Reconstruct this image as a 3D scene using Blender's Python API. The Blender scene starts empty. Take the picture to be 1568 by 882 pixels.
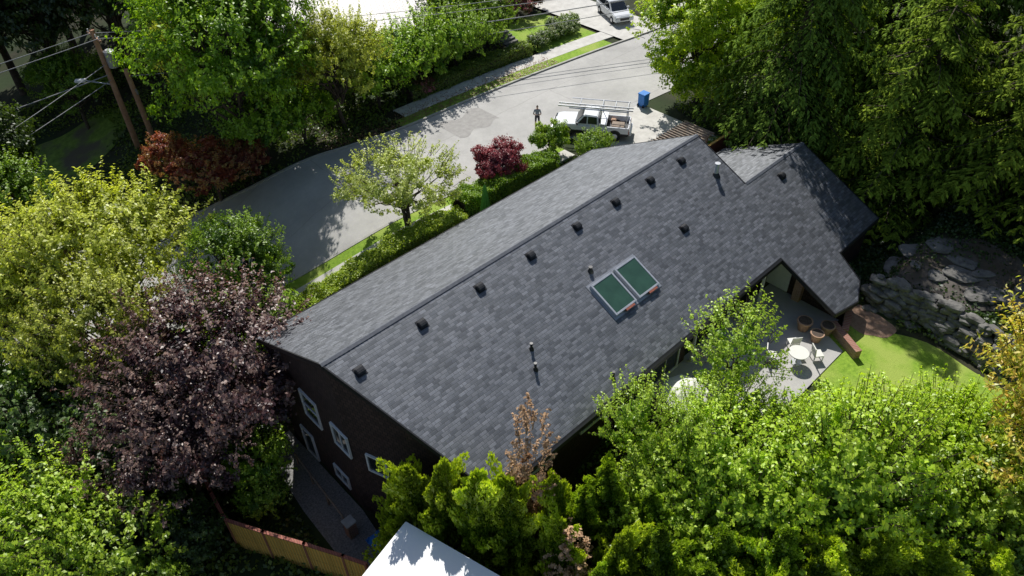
import bpy, bmesh, math, random
import numpy as np
from mathutils import Vector, Matrix
D=bpy.data; SC=bpy.context.scene; COL=SC.collection
rng=np.random.default_rng(7); random.seed(7)
def sm(t):
    t=np.clip(t,0,1);return t*t*(3-2*t)
def G(x,y):
    x=np.asarray(x,float);y=np.asarray(y,float)
    g=-4.5*sm((14-x)/15)-0.6*sm((-y-5)/2)*sm((x-4)/8)
    g=g+sm((x-26.9)/.5)*sm((-y-10.2)/2)*(1.2+np.clip(.2*(x-27),0,4))
    return g
def g1(x,y): return float(G(x,y))
# ---------------------------------------------------------------- materials
def newmat(n):
    m=D.materials.new(n);m.use_nodes=True;nt=m.node_tree;b=nt.nodes['Principled BSDF'];return m,nt,b
def N(nt,t,**k):
    n=nt.nodes.new(t)
    for a,v in k.items():
        if a in n.inputs: n.inputs[a].default_value=v
        else: setattr(n,a,v)
    return n
def L(nt,a,b): nt.links.new(a,b)
def c4(c): return (c[0],c[1],c[2],1)
def noisemat(name,c1,c2,scale=3,rough=.8,detail=6,c3=None,scale2=.4,bump=0,bscale=20,spec=.3,metal=0):
    m,nt,b=newmat(name)
    tc=N(nt,'ShaderNodeTexCoord')
    n1=N(nt,'ShaderNodeTexNoise',Scale=scale,Detail=detail,Roughness=.65);L(nt,tc.outputs['Object'],n1.inputs['Vector'])
    r=N(nt,'ShaderNodeValToRGB');r.color_ramp.elements[0].position=.32;r.color_ramp.elements[1].position=.68
    r.color_ramp.elements[0].color=c4(c1);r.color_ramp.elements[1].color=c4(c2);L(nt,n1.outputs[0],r.inputs[0])
    out=r.outputs[0]
    if c3:
        n2=N(nt,'ShaderNodeTexNoise',Scale=scale2,Detail=4);L(nt,tc.outputs['Object'],n2.inputs['Vector'])
        r2=N(nt,'ShaderNodeValToRGB');r2.color_ramp.elements[0].position=.45;r2.color_ramp.elements[1].position=.62;L(nt,n2.outputs[0],r2.inputs[0])
        mx=N(nt,'ShaderNodeMixRGB');L(nt,r2.outputs[0],mx.inputs[0]);L(nt,out,mx.inputs[1]);mx.inputs[2].default_value=c4(c3);out=mx.outputs[0]
    L(nt,out,b.inputs['Base Color']);b.inputs['Roughness'].default_value=rough;b.inputs['Specular IOR Level'].default_value=spec;b.inputs['Metallic'].default_value=metal
    if bump:
        n3=N(nt,'ShaderNodeTexNoise',Scale=bscale,Detail=4);L(nt,tc.outputs['Object'],n3.inputs['Vector'])
        bp=N(nt,'ShaderNodeBump',Strength=bump,Distance=.05);L(nt,n3.outputs[0],bp.inputs['Height']);L(nt,bp.outputs[0],b.inputs['Normal'])
    return m
def plain(name,c,rough=.5,metal=0,spec=.5,var=.12):
    return noisemat(name,[v*(1-var) for v in c],[min(1,v*(1+var)) for v in c],scale=4,rough=rough,metal=metal,spec=spec)
def leafmat(name,tr=.3,gl=.05,tint=(1.12,1.15,.42,1)):
    m,nt,b=newmat(name);nt.nodes.remove(b)
    at=N(nt,'ShaderNodeAttribute',attribute_name='Col')
    oi=N(nt,'ShaderNodeObjectInfo')
    hs=N(nt,'ShaderNodeHueSaturation')
    mr=N(nt,'ShaderNodeMapRange');mr.inputs['To Min'].default_value=.82;mr.inputs['To Max'].default_value=1.15
    L(nt,oi.outputs['Random'],mr.inputs['Value']);L(nt,mr.outputs[0],hs.inputs['Value']);L(nt,at.outputs['Color'],hs.inputs['Color'])
    d=N(nt,'ShaderNodeBsdfDiffuse');L(nt,hs.outputs[0],d.inputs['Color'])
    mu=N(nt,'ShaderNodeMixRGB',blend_type='MULTIPLY');mu.inputs[0].default_value=1;L(nt,hs.outputs[0],mu.inputs[1]);mu.inputs[2].default_value=tint
    t=N(nt,'ShaderNodeBsdfTranslucent');L(nt,mu.outputs[0],t.inputs['Color'])
    mx=N(nt,'ShaderNodeMixShader');mx.inputs[0].default_value=tr
    L(nt,d.outputs[0],mx.inputs[1]);L(nt,t.outputs[0],mx.inputs[2]);last=mx
    if gl:
        gs=N(nt,'ShaderNodeBsdfGlossy');gs.inputs['Roughness'].default_value=.42
        m2=N(nt,'ShaderNodeMixShader');m2.inputs[0].default_value=gl;L(nt,mx.outputs[0],m2.inputs[1]);L(nt,gs.outputs[0],m2.inputs[2]);last=m2
    L(nt,last.outputs[0],nt.nodes['Material Output'].inputs['Surface'])
    return m
M_leaf=leafmat('leaf',.45,.04);M_needle=leafmat('needle',.25,0)
M_leafp=leafmat('leaf_purple',.3,.05,(1.2,.8,.8,1))
M_bark=noisemat('bark',(.05,.035,.025),(.13,.1,.08),scale=6,rough=.9,bump=.4)
def shingle_mat(name,ca,cb,cc,w=.42,h=.15,ior=1.5,rough=.5):
    m,nt,b=newmat(name);tc=N(nt,'ShaderNodeTexCoord')
    mp=N(nt,'ShaderNodeMapping');mp.inputs['Scale'].default_value=(1,1.105,1);L(nt,tc.outputs['Object'],mp.inputs[0])
    br=N(nt,'ShaderNodeTexBrick',offset=.37,offset_frequency=2,squash=1.0)
    br.inputs['Color1'].default_value=c4(ca);br.inputs['Color2'].default_value=c4(cb);br.inputs['Mortar'].default_value=c4([v*.35 for v in ca])
    br.inputs['Scale'].default_value=1;br.inputs['Mortar Size'].default_value=.013;br.inputs['Brick Width'].default_value=w;br.inputs['Row Height'].default_value=h;br.inputs['Mortar Smooth'].default_value=.3
    L(nt,mp.outputs[0],br.inputs['Vector'])
    mp2=N(nt,'ShaderNodeMapping');mp2.inputs['Scale'].default_value=(1,1.105,1);mp2.inputs['Location'].default_value=(.13,h*1.0,0);L(nt,tc.outputs['Object'],mp2.inputs[0])
    b2=N(nt,'ShaderNodeTexBrick',offset=.61,offset_frequency=3)
    b2.inputs['Color1'].default_value=(.4,.4,.4,1);b2.inputs['Color2'].default_value=(1.0,1.0,1.0,1);b2.inputs['Mortar'].default_value=(.45,.45,.45,1)
    b2.inputs['Scale'].default_value=1;b2.inputs['Mortar Size'].default_value=.008;b2.inputs['Brick Width'].default_value=w*.77;b2.inputs['Row Height'].default_value=h
    L(nt,mp2.outputs[0],b2.inputs['Vector'])
    n=N(nt,'ShaderNodeTexNoise',Scale=.3,Detail=5);L(nt,tc.outputs['Object'],n.inputs['Vector'])
    r=N(nt,'ShaderNodeMapRange');r.inputs['To Min'].default_value=.8;r.inputs['To Max'].default_value=1.2;L(nt,n.outputs[0],r.inputs[0])
    n2=N(nt,'ShaderNodeTexNoise',Scale=25,Detail=3);L(nt,tc.outputs['Object'],n2.inputs['Vector'])
    r2=N(nt,'ShaderNodeMapRange');r2.inputs['To Min'].default_value=.5;r2.inputs['To Max'].default_value=1.5;L(nt,n2.outputs[0],r2.inputs[0])
    mul=N(nt,'ShaderNodeMath',operation='MULTIPLY');L(nt,r.outputs[0],mul.inputs[0]);L(nt,r2.outputs[0],mul.inputs[1])
    m1=N(nt,'ShaderNodeMixRGB',blend_type='MULTIPLY');m1.inputs[0].default_value=1;L(nt,br.outputs[0],m1.inputs[1]);L(nt,b2.outputs[0],m1.inputs[2])
    m2=N(nt,'ShaderNodeMixRGB',blend_type='MULTIPLY');m2.inputs[0].default_value=1;L(nt,m1.outputs[0],m2.inputs[1]);L(nt,mul.outputs[0],m2.inputs[2])
    L(nt,m2.outputs[0],b.inputs['Base Color']);b.inputs['Roughness'].default_value=rough;b.inputs['Specular IOR Level'].default_value=.95;b.inputs['IOR'].default_value=ior
    if ior>1.5:
        rr=N(nt,'ShaderNodeMapRange');rr.inputs['To Min'].default_value=rough-.05;rr.inputs['To Max'].default_value=rough+.05;L(nt,b2.outputs[0],rr.inputs[0]);L(nt,rr.outputs[0],b.inputs['Roughness'])
        tt=N(nt,'ShaderNodeMixRGB');tt.inputs[0].default_value=.6;tt.inputs[1].default_value=(.88,.94,1,1);L(nt,b2.outputs[0],tt.inputs[2]);L(nt,tt.outputs[0],b.inputs['Specular Tint'])
    bp=N(nt,'ShaderNodeBump',Strength=.6,Distance=.02);L(nt,br.outputs['Fac'],bp.inputs['Height']);bp.invert=True
    L(nt,bp.outputs[0],b.inputs['Normal'])
    return m
M_roof=shingle_mat('roof_shingles',(.03,.033,.044),(.09,.097,.12),None,ior=2.0,rough=.55)
M_ridge=noisemat('ridge_cap',(.06,.065,.08),(.12,.13,.15),scale=5,rough=.6,spec=1.0)
M_fascia=plain('fascia_black',(.018,.018,.02),.4)
M_white=plain('white_paint',(.75,.75,.73),.45,var=.05)
M_black=plain('black_metal',(.02,.02,.022),.45)
M_grey=plain('galvanised_metal',(.4,.41,.43),.4,metal=.6)
M_wire=plain('cable_grey',(.3,.3,.31),.5)
def siding():
    m,nt,b=newmat('brown_shingle_siding');tc=N(nt,'ShaderNodeTexCoord')
    sp=N(nt,'ShaderNodeSeparateXYZ');L(nt,tc.outputs['Object'],sp.inputs[0])
    ad=N(nt,'ShaderNodeMath',operation='ADD');L(nt,sp.outputs[0],ad.inputs[0]);L(nt,sp.outputs[1],ad.inputs[1])
    cb=N(nt,'ShaderNodeCombineXYZ');L(nt,ad.outputs[0],cb.inputs[0]);L(nt,sp.outputs[2],cb.inputs[1])
    br=N(nt,'ShaderNodeTexBrick',offset=.43);br.inputs['Color1'].default_value=(.035,.018,.014,1);br.inputs['Color2'].default_value=(.07,.038,.031,1);br.inputs['Mortar'].default_value=(.01,.007,.006,1)
    br.inputs['Scale'].default_value=1;br.inputs['Brick Width'].default_value=.16;br.inputs['Row Height'].default_value=.2;br.inputs['Mortar Size'].default_value=.012
    L(nt,cb.outputs[0],br.inputs[0]);L(nt,br.outputs[0],b.inputs['Base Color']);b.inputs['Roughness'].default_value=.8
    return m
M_side=siding()
def glass(name,c=(.02,.025,.03),rough=.06):
    m,nt,b=newmat(name);tc=N(nt,'ShaderNodeTexCoord');n=N(nt,'ShaderNodeTexNoise',Scale=1.2);L(nt,tc.outputs['Object'],n.inputs[0])
    r=N(nt,'ShaderNodeValToRGB');r.color_ramp.elements[0].color=c4([v*.6 for v in c]);r.color_ramp.elements[1].color=c4([v*1.5 for v in c]);L(nt,n.outputs[0],r.inputs[0])
    L(nt,r.outputs[0],b.inputs['Base Color']);b.inputs['Roughness'].default_value=rough;b.inputs['Specular IOR Level'].default_value=.8;return m
M_glass=glass('window_glass');M_sky=glass('skylight_glass',(.035,.085,.055),.12)
def brickm():
    m,nt,b=newmat('red_brick');tc=N(nt,'ShaderNodeTexCoord')
    sp=N(nt,'ShaderNodeSeparateXYZ');L(nt,tc.outputs['Object'],sp.inputs[0])
    ad=N(nt,'ShaderNodeMath',operation='ADD');L(nt,sp.outputs[0],ad.inputs[0]);L(nt,sp.outputs[1],ad.inputs[1])
    cb=N(nt,'ShaderNodeCombineXYZ');L(nt,ad.outputs[0],cb.inputs[0]);L(nt,sp.outputs[2],cb.inputs[1])
    br=N(nt,'ShaderNodeTexBrick');br.inputs['Color1'].default_value=(.3,.13,.09,1);br.inputs['Color2'].default_value=(.42,.22,.15,1);br.inputs['Mortar'].default_value=(.4,.35,.3,1)
    br.inputs['Scale'].default_value=1;br.inputs['Brick Width'].default_value=.22;br.inputs['Row Height'].default_value=.08;br.inputs['Mortar Size'].default_value=.01
    L(nt,cb.outputs[0],br.inputs[0]);L(nt,br.outputs[0],b.inputs['Base Color']);b.inputs['Roughness'].default_value=.85;return m
M_brick=brickm()
def wood(name,ca,cb_,w=.14):
    m,nt,b=newmat(name);tc=N(nt,'ShaderNodeTexCoord')
    sp=N(nt,'ShaderNodeSeparateXYZ');L(nt,tc.outputs['Object'],sp.inputs[0])
    ad=N(nt,'ShaderNodeMath',operation='ADD');L(nt,sp.outputs[0],ad.inputs[0]);L(nt,sp.outputs[1],ad.inputs[1])
    cb=N(nt,'ShaderNodeCombineXYZ');L(nt,ad.outputs[0],cb.inputs[0]);L(nt,sp.outputs[2],cb.inputs[1])
    br=N(nt,'ShaderNodeTexBrick',offset=0);br.inputs['Color1'].default_value=c4(ca);br.inputs['Color2'].default_value=c4(cb_);br.inputs['Mortar'].default_value=c4([v*.25 for v in ca])
    br.inputs['Scale'].default_value=1;br.inputs['Brick Width'].default_value=w;br.inputs['Row Height'].default_value=4;br.inputs['Mortar Size'].default_value=.01
    L(nt,cb.outputs[0],br.inputs[0])
    n=N(nt,'ShaderNodeTexNoise',Scale=3,Detail=6);L(nt,tc.outputs['Object'],n.inputs[0])
    mx=N(nt,'ShaderNodeMixRGB',blend_type='MULTIPLY');mx.inputs[0].default_value=.25;L(nt,br.outputs[0],mx.inputs[1]);L(nt,n.outputs[0],mx.inputs[2])
    L(nt,mx.outputs[0],b.inputs['Base Color']);b.inputs['Roughness'].default_value=.7;return m
M_cedar=wood('cedar_boards',(.88,.5,.1),(.93,.62,.18))
M_redwood=wood('stained_wood',(.38,.11,.07),(.46,.17,.11))
M_oldwood=plain('weathered_wood',(.26,.2,.15),.8,var=.3)
M_ground=noisemat('ground_soil',(.018,.022,.01),(.06,.055,.03),scale=.8,rough=.95,c3=(.03,.05,.015),scale2=.15,bump=.5,bscale=3)
M_lawn=noisemat('lawn_grass',(.15,.27,.02),(.3,.46,.045),scale=5,rough=.9,c3=(.34,.43,.08),scale2=.5,bump=.8,bscale=25)
M_shlawn=noisemat('thin_lawn',(.1,.17,.02),(.24,.34,.05),scale=2,rough=.9,c3=(.13,.11,.07),scale2=.4,bump=.8,bscale=20)
def street_m():
    m,nt,b=newmat('street_asphalt');tc=N(nt,'ShaderNodeTexCoord')
    n=N(nt,'ShaderNodeTexNoise',Scale=.3,Detail=9,Roughness=.72);L(nt,tc.outputs['Object'],n.inputs[0])
    r=N(nt,'ShaderNodeValToRGB');r.color_ramp.elements[0].position=.3;r.color_ramp.elements[1].position=.7
    r.color_ramp.elements[0].color=(.35,.34,.32,1);r.color_ramp.elements[1].color=(.52,.505,.475,1);L(nt,n.outputs[0],r.inputs[0])
    nz=N(nt,'ShaderNodeTexNoise',Scale=.7,Detail=7);L(nt,tc.outputs['Object'],nz.inputs[0])
    ad=N(nt,'ShaderNodeMixRGB');ad.inputs[0].default_value=.3;L(nt,tc.outputs['Object'],ad.inputs[1]);L(nt,nz.outputs[1],ad.inputs[2])
    br=N(nt,'ShaderNodeTexBrick',offset=.5);br.inputs['Color1'].default_value=(.96,.96,.96,1);br.inputs['Color2'].default_value=(1,1,1,1);br.inputs['Mortar'].default_value=(.78,.77,.76,1)
    br.inputs['Scale'].default_value=1;br.inputs['Brick Width'].default_value=9;br.inputs['Row Height'].default_value=4.3;br.inputs['Mortar Size'].default_value=.02
    L(nt,ad.outputs[0],br.inputs['Vector'])
    n3=N(nt,'ShaderNodeTexNoise',Scale=30,Detail=3);L(nt,tc.outputs['Object'],n3.inputs[0])
    r3=N(nt,'ShaderNodeMapRange');r3.inputs['To Min'].default_value=.8;r3.inputs['To Max'].default_value=1.2;L(nt,n3.outputs[0],r3.inputs[0])
    m2=N(nt,'ShaderNodeMixRGB',blend_type='MULTIPLY');m2.inputs[0].default_value=1;L(nt,r.outputs[0],m2.inputs[1]);L(nt,br.outputs[0],m2.inputs[2])
    m3=N(nt,'ShaderNodeMixRGB',blend_type='MULTIPLY');m3.inputs[0].default_value=1;L(nt,m2.outputs[0],m3.inputs[1]);L(nt,r3.outputs[0],m3.inputs[2])
    L(nt,m3.outputs[0],b.inputs['Base Color']);b.inputs['Roughness'].default_value=.85;return m
M_street=street_m()
M_patch=noisemat('asphalt_patch',(.3,.285,.27),(.4,.385,.36),scale=3,rough=.9)
M_conc=noisemat('concrete',(.5,.48,.44),(.66,.64,.59),scale=1.5,rough=.85,detail=8)
M_patio=noisemat('patio_concrete',(.4,.39,.37),(.52,.5,.47),scale=1.0,rough=.85,detail=8)
M_kerb=noisemat('kerb_concrete',(.34,.33,.3),(.5,.48,.44),scale=2,rough=.9)
M_stone=noisemat('grey_stone',(.09,.086,.08),(.25,.24,.22),scale=2,rough=.9,bump=.5,bscale=8)
M_rooftan=shingle_mat('tan_roof_shingles',(.34,.29,.25),(.46,.4,.35),None,.5,.2)
M_stucco=plain('cream_wall',(.5,.46,.4),.8)
M_whiteroof=noisemat('white_membrane',(.86,.86,.86),(.9,.9,.9),scale=.7,rough=.5)
M_rubber=plain('tyre_rubber',(.02,.02,.02),.8)
M_carwhite=plain('white_car_paint',(.78,.79,.8),.2,var=.03)
M_alu=plain('aluminium',(.6,.61,.63),.35,metal=.5)
M_terra=plain('terracotta',(.42,.26,.17),.8)
M_blue=plain('blue_plastic',(.02,.2,.6),.4)
M_umb=plain('green_canvas',(.14,.44,.05),.7)
M_cream=plain('cream_canvas',(.74,.73,.66),.7,var=.04)
# ---------------------------------------------------------------- mesh accumulator
class MB:
    def __init__(s): s.v=[];s.q=[];s.c=[];s.m=[];s.n=0
    def quads(s,V,Q,C,mi):
        V=np.asarray(V,float);Q=np.asarray(Q,int)
        s.v.append(V);s.q.append(Q+s.n);s.n+=len(V)
        C=np.asarray(C,float)
        if C.ndim==1: C=np.tile(C,(len(V),1))
        s.c.append(C);s.m.append(np.full(len(Q),mi,int))
    def tube(s,pts,rad,n=6,mi=0,col=(.1,.08,.06)):
        pts=np.asarray(pts,float);k=len(pts);V=[]
        for i in range(k):
            d=pts[min(i+1,k-1)]-pts[max(i-1,0)];d=d/(np.linalg.norm(d)+1e-9)
            a=np.cross(d,[0.3,.9,.1]);a/=np.linalg.norm(a);b=np.cross(d,a)
            for j in range(n):
                t=2*math.pi*j/n;V.append(pts[i]+(a*math.cos(t)+b*math.sin(t))*rad[i])
        Q=[[i*n+j,i*n+(j+1)%n,(i+1)*n+(j+1)%n,(i+1)*n+j] for i in range(k-1) for j in range(n)]
        s.quads(V,Q,np.array(col),mi)
    def leaves(s,P,T,Nn,Ln,W,C,mi=1):
        T=T/(np.linalg.norm(T,axis=1,keepdims=True)+1e-9)
        B=np.cross(Nn,T);B/=(np.linalg.norm(B,axis=1,keepdims=True)+1e-9);Nn=np.cross(T,B)
        Ln=np.broadcast_to(Ln,(len(P),))[:,None];W=np.broadcast_to(W,(len(P),))[:,None]
        V=np.stack([P-T*Ln/2,P+B*W/2+Nn*W*.18,P+T*Ln/2-Nn*Ln*.1,P-B*W/2+Nn*W*.18],1).reshape(-1,3)
        Q=np.arange(len(P)*4).reshape(-1,4);s.quads(V,Q,np.repeat(C,4,0),mi)
    def mesh(s,name,mats):
        V=np.concatenate(s.v);Q=np.concatenate(s.q);C=np.concatenate(s.c);Mi=np.concatenate(s.m)
        me=D.meshes.new(name);me.vertices.add(len(V));me.vertices.foreach_set('co',V.ravel())
        me.loops.add(Q.size);me.loops.foreach_set('vertex_index',Q.ravel().astype(np.int32))
        me.polygons.add(len(Q));me.polygons.foreach_set('loop_start',(np.arange(len(Q))*4).astype(np.int32))
        for m in mats: me.materials.append(m)
        me.polygons.foreach_set('material_index',Mi.astype(np.int32))
        me.update(calc_edges=True)
        at=me.color_attributes.new('Col','FLOAT_COLOR','POINT');at.data.foreach_set('color',np.c_[C,np.ones(len(C))].ravel().astype(np.float32))
        return me
def rdir(n,r):
    v=r.normal(size=(n,3));return v/np.linalg.norm(v,axis=1,keepdims=True)
def inst(name,me,loc,scale=1,rot=0,parent=None):
    o=D.objects.new(name,me);COL.objects.link(o);o.location=loc
    o.scale=(scale,)*3 if isinstance(scale,(int,float)) else scale
    o.rotation_euler=(0,0,rot);o.parent=parent;return o
def tree(name,R=(4,4,3),zc=6,tr=.22,ncl=40,nsub=14,nl=60,ls=.22,pal=((.07,.13,.03),(.14,.22,.04)),seed=1,low=-.5,crs=.3,spread=.35,trunks=1,asp=.55,mat=None,inner=.35,zbase=0,ns=0,sl=(.12,.3),bark=None,up=.75):
    r=np.random.default_rng(seed);mb=MB();R=np.array(R,float)
    d=rdir(ncl*4,r);d=d[d[:,2]>low][:ncl];k=len(d)
    rad=(inner+(1-inner)*r.random(k)**.5)[:,None]
    cen=d*rad*R*.82*(1+.14*r.normal(size=(k,1)));cr=crs*R.mean()*r.uniform(.55,1.3,k)
    C0=np.array([0,0,zc])
    for t in range(trunks):
        ang=r.random()*6.28;b=np.array([math.cos(ang),math.sin(ang),0])*(.25*tr*3 if trunks>1 else 0)
        top=C0+np.array([r.normal()*.1*R[0],r.normal()*.1*R[1],R[2]*.3])+b*3
        ts=np.linspace(0,1,6);pts=np.array([b*(1-q)+top*q+r.normal(size=3)*.06*tr*4*(q>0) for q in ts]);pts[0,2]=zbase-.4
        mb.tube(pts,tr*(1-.75*ts),7,0)
    for i in range(k):
        q=r.uniform(.3,.9)
        s0=np.array([0,0,zbase+(zc+R[2]*.2-zbase)*q]);e=C0+cen[i];mid=(s0+e)/2+np.array([0,0,-.08*np.linalg.norm(e-s0)])+r.normal(size=3)*.12
        mb.tube([s0,mid,e],[tr*.38,tr*.2,tr*.05],5,0)
    ci=np.repeat(np.arange(k),nsub);ds=rdir(len(ci),r);ds[:,2]*=.75
    sc=cen[ci]+ds*(cr[ci]*r.uniform(.55,1.05,len(ci)))[:,None];sr=cr[ci]*spread*r.uniform(.6,1.3,len(ci))
    li=np.repeat(np.arange(len(ci)),nl)
    P=sc[li]+r.normal(size=(len(li),3))*(sr[li]*.6)[:,None]*np.array([1,1,.7])
    wb=(.5+.3*r.normal(size=k)[ci][li]+.24*r.normal(size=len(ci))[li])
    dl=ds[li]
    if ns:
        d2=rdir(ns*3,r);d2=d2[d2[:,2]>-.1][:ns];dd=d2*.7+np.array([0,0,.7])+r.normal(size=d2.shape)*.3;dd/=np.linalg.norm(dd,axis=1,keepdims=True)
        base=d2*R*r.uniform(.75,1.0,(len(d2),1));ln=R.mean()*r.uniform(sl[0],sl[1],len(d2));m=22
        si=np.repeat(np.arange(len(d2)),m);t=r.random(len(si))
        P2=base[si]+dd[si]*(ln[si]*t)[:,None]+r.normal(size=(len(si),3))*(ls*.55)*(1-.6*t)[:,None]
        P=np.concatenate([P,P2]);wb=np.concatenate([wb,.65+.35*t]);dl=np.concatenate([dl,d2[si]])
        for i in range(0,len(d2)): mb.tube([C0+base[i]*.9,C0+base[i]+dd[i]*ln[i]],[.02,.006],3,0)
    n=len(P)
    out=P/np.maximum(R,1e-3);out/=np.linalg.norm(out,axis=1,keepdims=True)+1e-6
    nn=out*.5+dl*.4+np.array([.1,.15,up])+r.normal(size=P.shape)*.5
    nn/=np.linalg.norm(nn,axis=1,keepdims=True)
    T=r.normal(size=P.shape)+out*.5+np.array([0,0,-.3]);T-=nn*(T*nn).sum(1,keepdims=True)
    pa=np.array(pal[0]);pb=np.array(pal[1])
    w=np.clip(wb+.2*r.normal(size=n),0,1)[:,None];cc=pa*(1-w)+pb*w
    if len(pal)>2:
        sel=np.zeros(n);ns_=len(li);sel[:ns_]=(r.random(len(ci))<.14)[li];sel[ns_:]=.75
        w2=sel[:,None]*r.random((n,1));cc=cc*(1-w2)+np.array(pal[2])*w2
    cc=cc*r.uniform(.75,1.25,(n,1))
    s=ls*r.uniform(.6,1.3,n)
    mb.leaves(P+C0,T,nn,s,s*asp,cc,1)
    return mb.mesh(name,[bark or M_bark,mat or M_leaf])
def conifer(name,H=20,Rm=5,seed=3,pal=((.03,.06,.02),(.09,.14,.035)),step=.5,nb=9,per=110,ls=.36,droop=.3):
    r=np.random.default_rng(seed);mb=MB();zs=np.linspace(-.5,H,12);mb.tube(np.c_[zs*0,zs*0,zs],.35*(1-zs/H*.95).clip(.03,1.1),8,0)
    P=[];T=[];C=[];Nn=[]
    z=H*.06
    while z<H*.985:
        fr=z/H;Lb=Rm*(1-fr)**.7+.25
        for j in range(nb if fr<.8 else 6):
            a=r.random()*6.283;l=Lb*r.uniform(.45,1.25);dh=np.array([math.cos(a),math.sin(a),0]);lat=np.array([-math.sin(a),math.cos(a),0])
            n=max(12,int(per*l/Rm));s=r.uniform(.12,1,n)**.7
            up=.15*l;zz=z+up*s-(droop*l)*s**2*1.3
            w=(.17*l*np.sin(np.pi*np.clip(s*.85+.1,0,1))+.05)
            o=r.uniform(-1,1,n)*w
            sq=np.round(s*8)/8+r.normal(size=n)*.01
            p=dh*((sq+np.abs(o)/l*.5)*l)[:,None]+lat*o[:,None];p[:,2]=zz-np.abs(o)*.6-r.random(n)*.25
            t=dh[None]*.7+lat*(np.sign(o)*.8)[:,None]+np.array([0,0,-1])*(.3+.7*s*r.random(n))[:,None]+r.normal(size=(n,3))*.2
            nn=np.array([0,.2,1.])+r.normal(size=(n,3))*.35+dh*.3
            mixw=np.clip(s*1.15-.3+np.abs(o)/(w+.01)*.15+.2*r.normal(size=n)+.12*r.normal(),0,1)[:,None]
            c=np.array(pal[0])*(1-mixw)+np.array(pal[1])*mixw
            P.append(p);T.append(t);Nn.append(nn);C.append(c*r.uniform(.75,1.25,(n,1)))
            if j%2==0: mb.tube([[0,0,z],dh*l*.5+[0,0,z+up*.5-droop*l*.3],dh*l*.95+[0,0,z+up-droop*l*1.2]],[.05,.035,.01],4,0)
        z+=step*r.uniform(.7,1.2)
    P=np.concatenate(P);T=np.concatenate(T);Nn=np.concatenate(Nn);C=np.concatenate(C)
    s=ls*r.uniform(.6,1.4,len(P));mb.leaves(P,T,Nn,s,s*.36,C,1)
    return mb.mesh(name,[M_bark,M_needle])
def columnar(name,H=5,Rm=.85,n=16000,seed=5,pal=((.05,.1,.02),(.13,.2,.04)),ls=.14,mat=None):
    r=np.random.default_rng(seed);mb=MB();mb.tube([[0,0,-.3],[0,0,H*.9]],[.09,.02],6,0)
    h=r.random(n)**.85;a=r.random(n)*6.283
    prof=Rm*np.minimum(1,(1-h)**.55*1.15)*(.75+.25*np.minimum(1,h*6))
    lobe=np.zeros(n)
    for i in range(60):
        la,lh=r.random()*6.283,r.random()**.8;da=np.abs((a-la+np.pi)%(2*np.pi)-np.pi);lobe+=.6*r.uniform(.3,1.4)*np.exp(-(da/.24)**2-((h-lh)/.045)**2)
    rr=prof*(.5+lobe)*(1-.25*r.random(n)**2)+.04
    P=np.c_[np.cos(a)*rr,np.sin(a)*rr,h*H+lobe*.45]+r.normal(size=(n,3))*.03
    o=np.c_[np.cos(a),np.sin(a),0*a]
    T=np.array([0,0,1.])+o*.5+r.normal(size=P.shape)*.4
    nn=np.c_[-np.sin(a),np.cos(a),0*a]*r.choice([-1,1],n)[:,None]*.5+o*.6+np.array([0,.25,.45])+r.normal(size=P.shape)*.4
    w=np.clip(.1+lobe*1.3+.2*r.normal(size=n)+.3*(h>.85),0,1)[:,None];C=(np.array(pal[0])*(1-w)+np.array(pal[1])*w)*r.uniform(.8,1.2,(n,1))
    s=ls*r.uniform(.7,1.3,n);mb.leaves(P,T,nn,s*1.3,s*.6,C,1)
    return mb.mesh(name,[M_bark,mat or M_leaf])
# ---------------------------------------------------------------- generic solids
def mobj(name,V,F,mats,fm=None,parent=None):
    me=D.meshes.new(name);me.from_pydata([tuple(v) for v in V],[],F)
    for m in (mats if isinstance(mats,list) else [mats]): me.materials.append(m)
    if fm: me.polygons.foreach_set('material_index',fm)
    me.update();o=D.objects.new(name,me);COL.objects.link(o);o.parent=parent;return o
def empty(name,loc=(0,0,0),rot=0):
    o=D.objects.new(name,None);COL.objects.link(o);o.location=loc;o.rotation_euler=(0,0,rot);return o
def box(name,c,s,mat,parent=None,rot=(0,0,0),bev=0.0):
    bm=bmesh.new();bmesh.ops.create_cube(bm,size=1)
    for v in bm.verts: v.co=Vector((v.co.x*s[0],v.co.y*s[1],v.co.z*s[2]))
    if bev: bmesh.ops.bevel(bm,geom=bm.edges[:],offset=bev,segments=2,affect='EDGES')
    me=D.meshes.new(name);bm.to_mesh(me);bm.free();me.materials.append(mat)
    o=D.objects.new(name,me);COL.objects.link(o);o.location=c;o.rotation_euler=rot;o.parent=parent;return o
def cyl(name,p0,p1,r0,r1,mat,parent=None,n=16,caps=True):
    p0=Vector(p0);p1=Vector(p1);d=(p1-p0);bm=bmesh.new()
    bmesh.ops.create_cone(bm,cap_ends=caps,segments=n,radius1=r0,radius2=r1,depth=d.length)
    Mx=Matrix.Translation((p0+p1)/2)@d.to_track_quat('Z','Y').to_matrix().to_4x4();bmesh.ops.transform(bm,matrix=Mx,verts=bm.verts)
    me=D.meshes.new(name);bm.to_mesh(me);bm.free();me.materials.append(mat)
    o=D.objects.new(name,me);COL.objects.link(o);o.parent=parent
    return o
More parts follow.
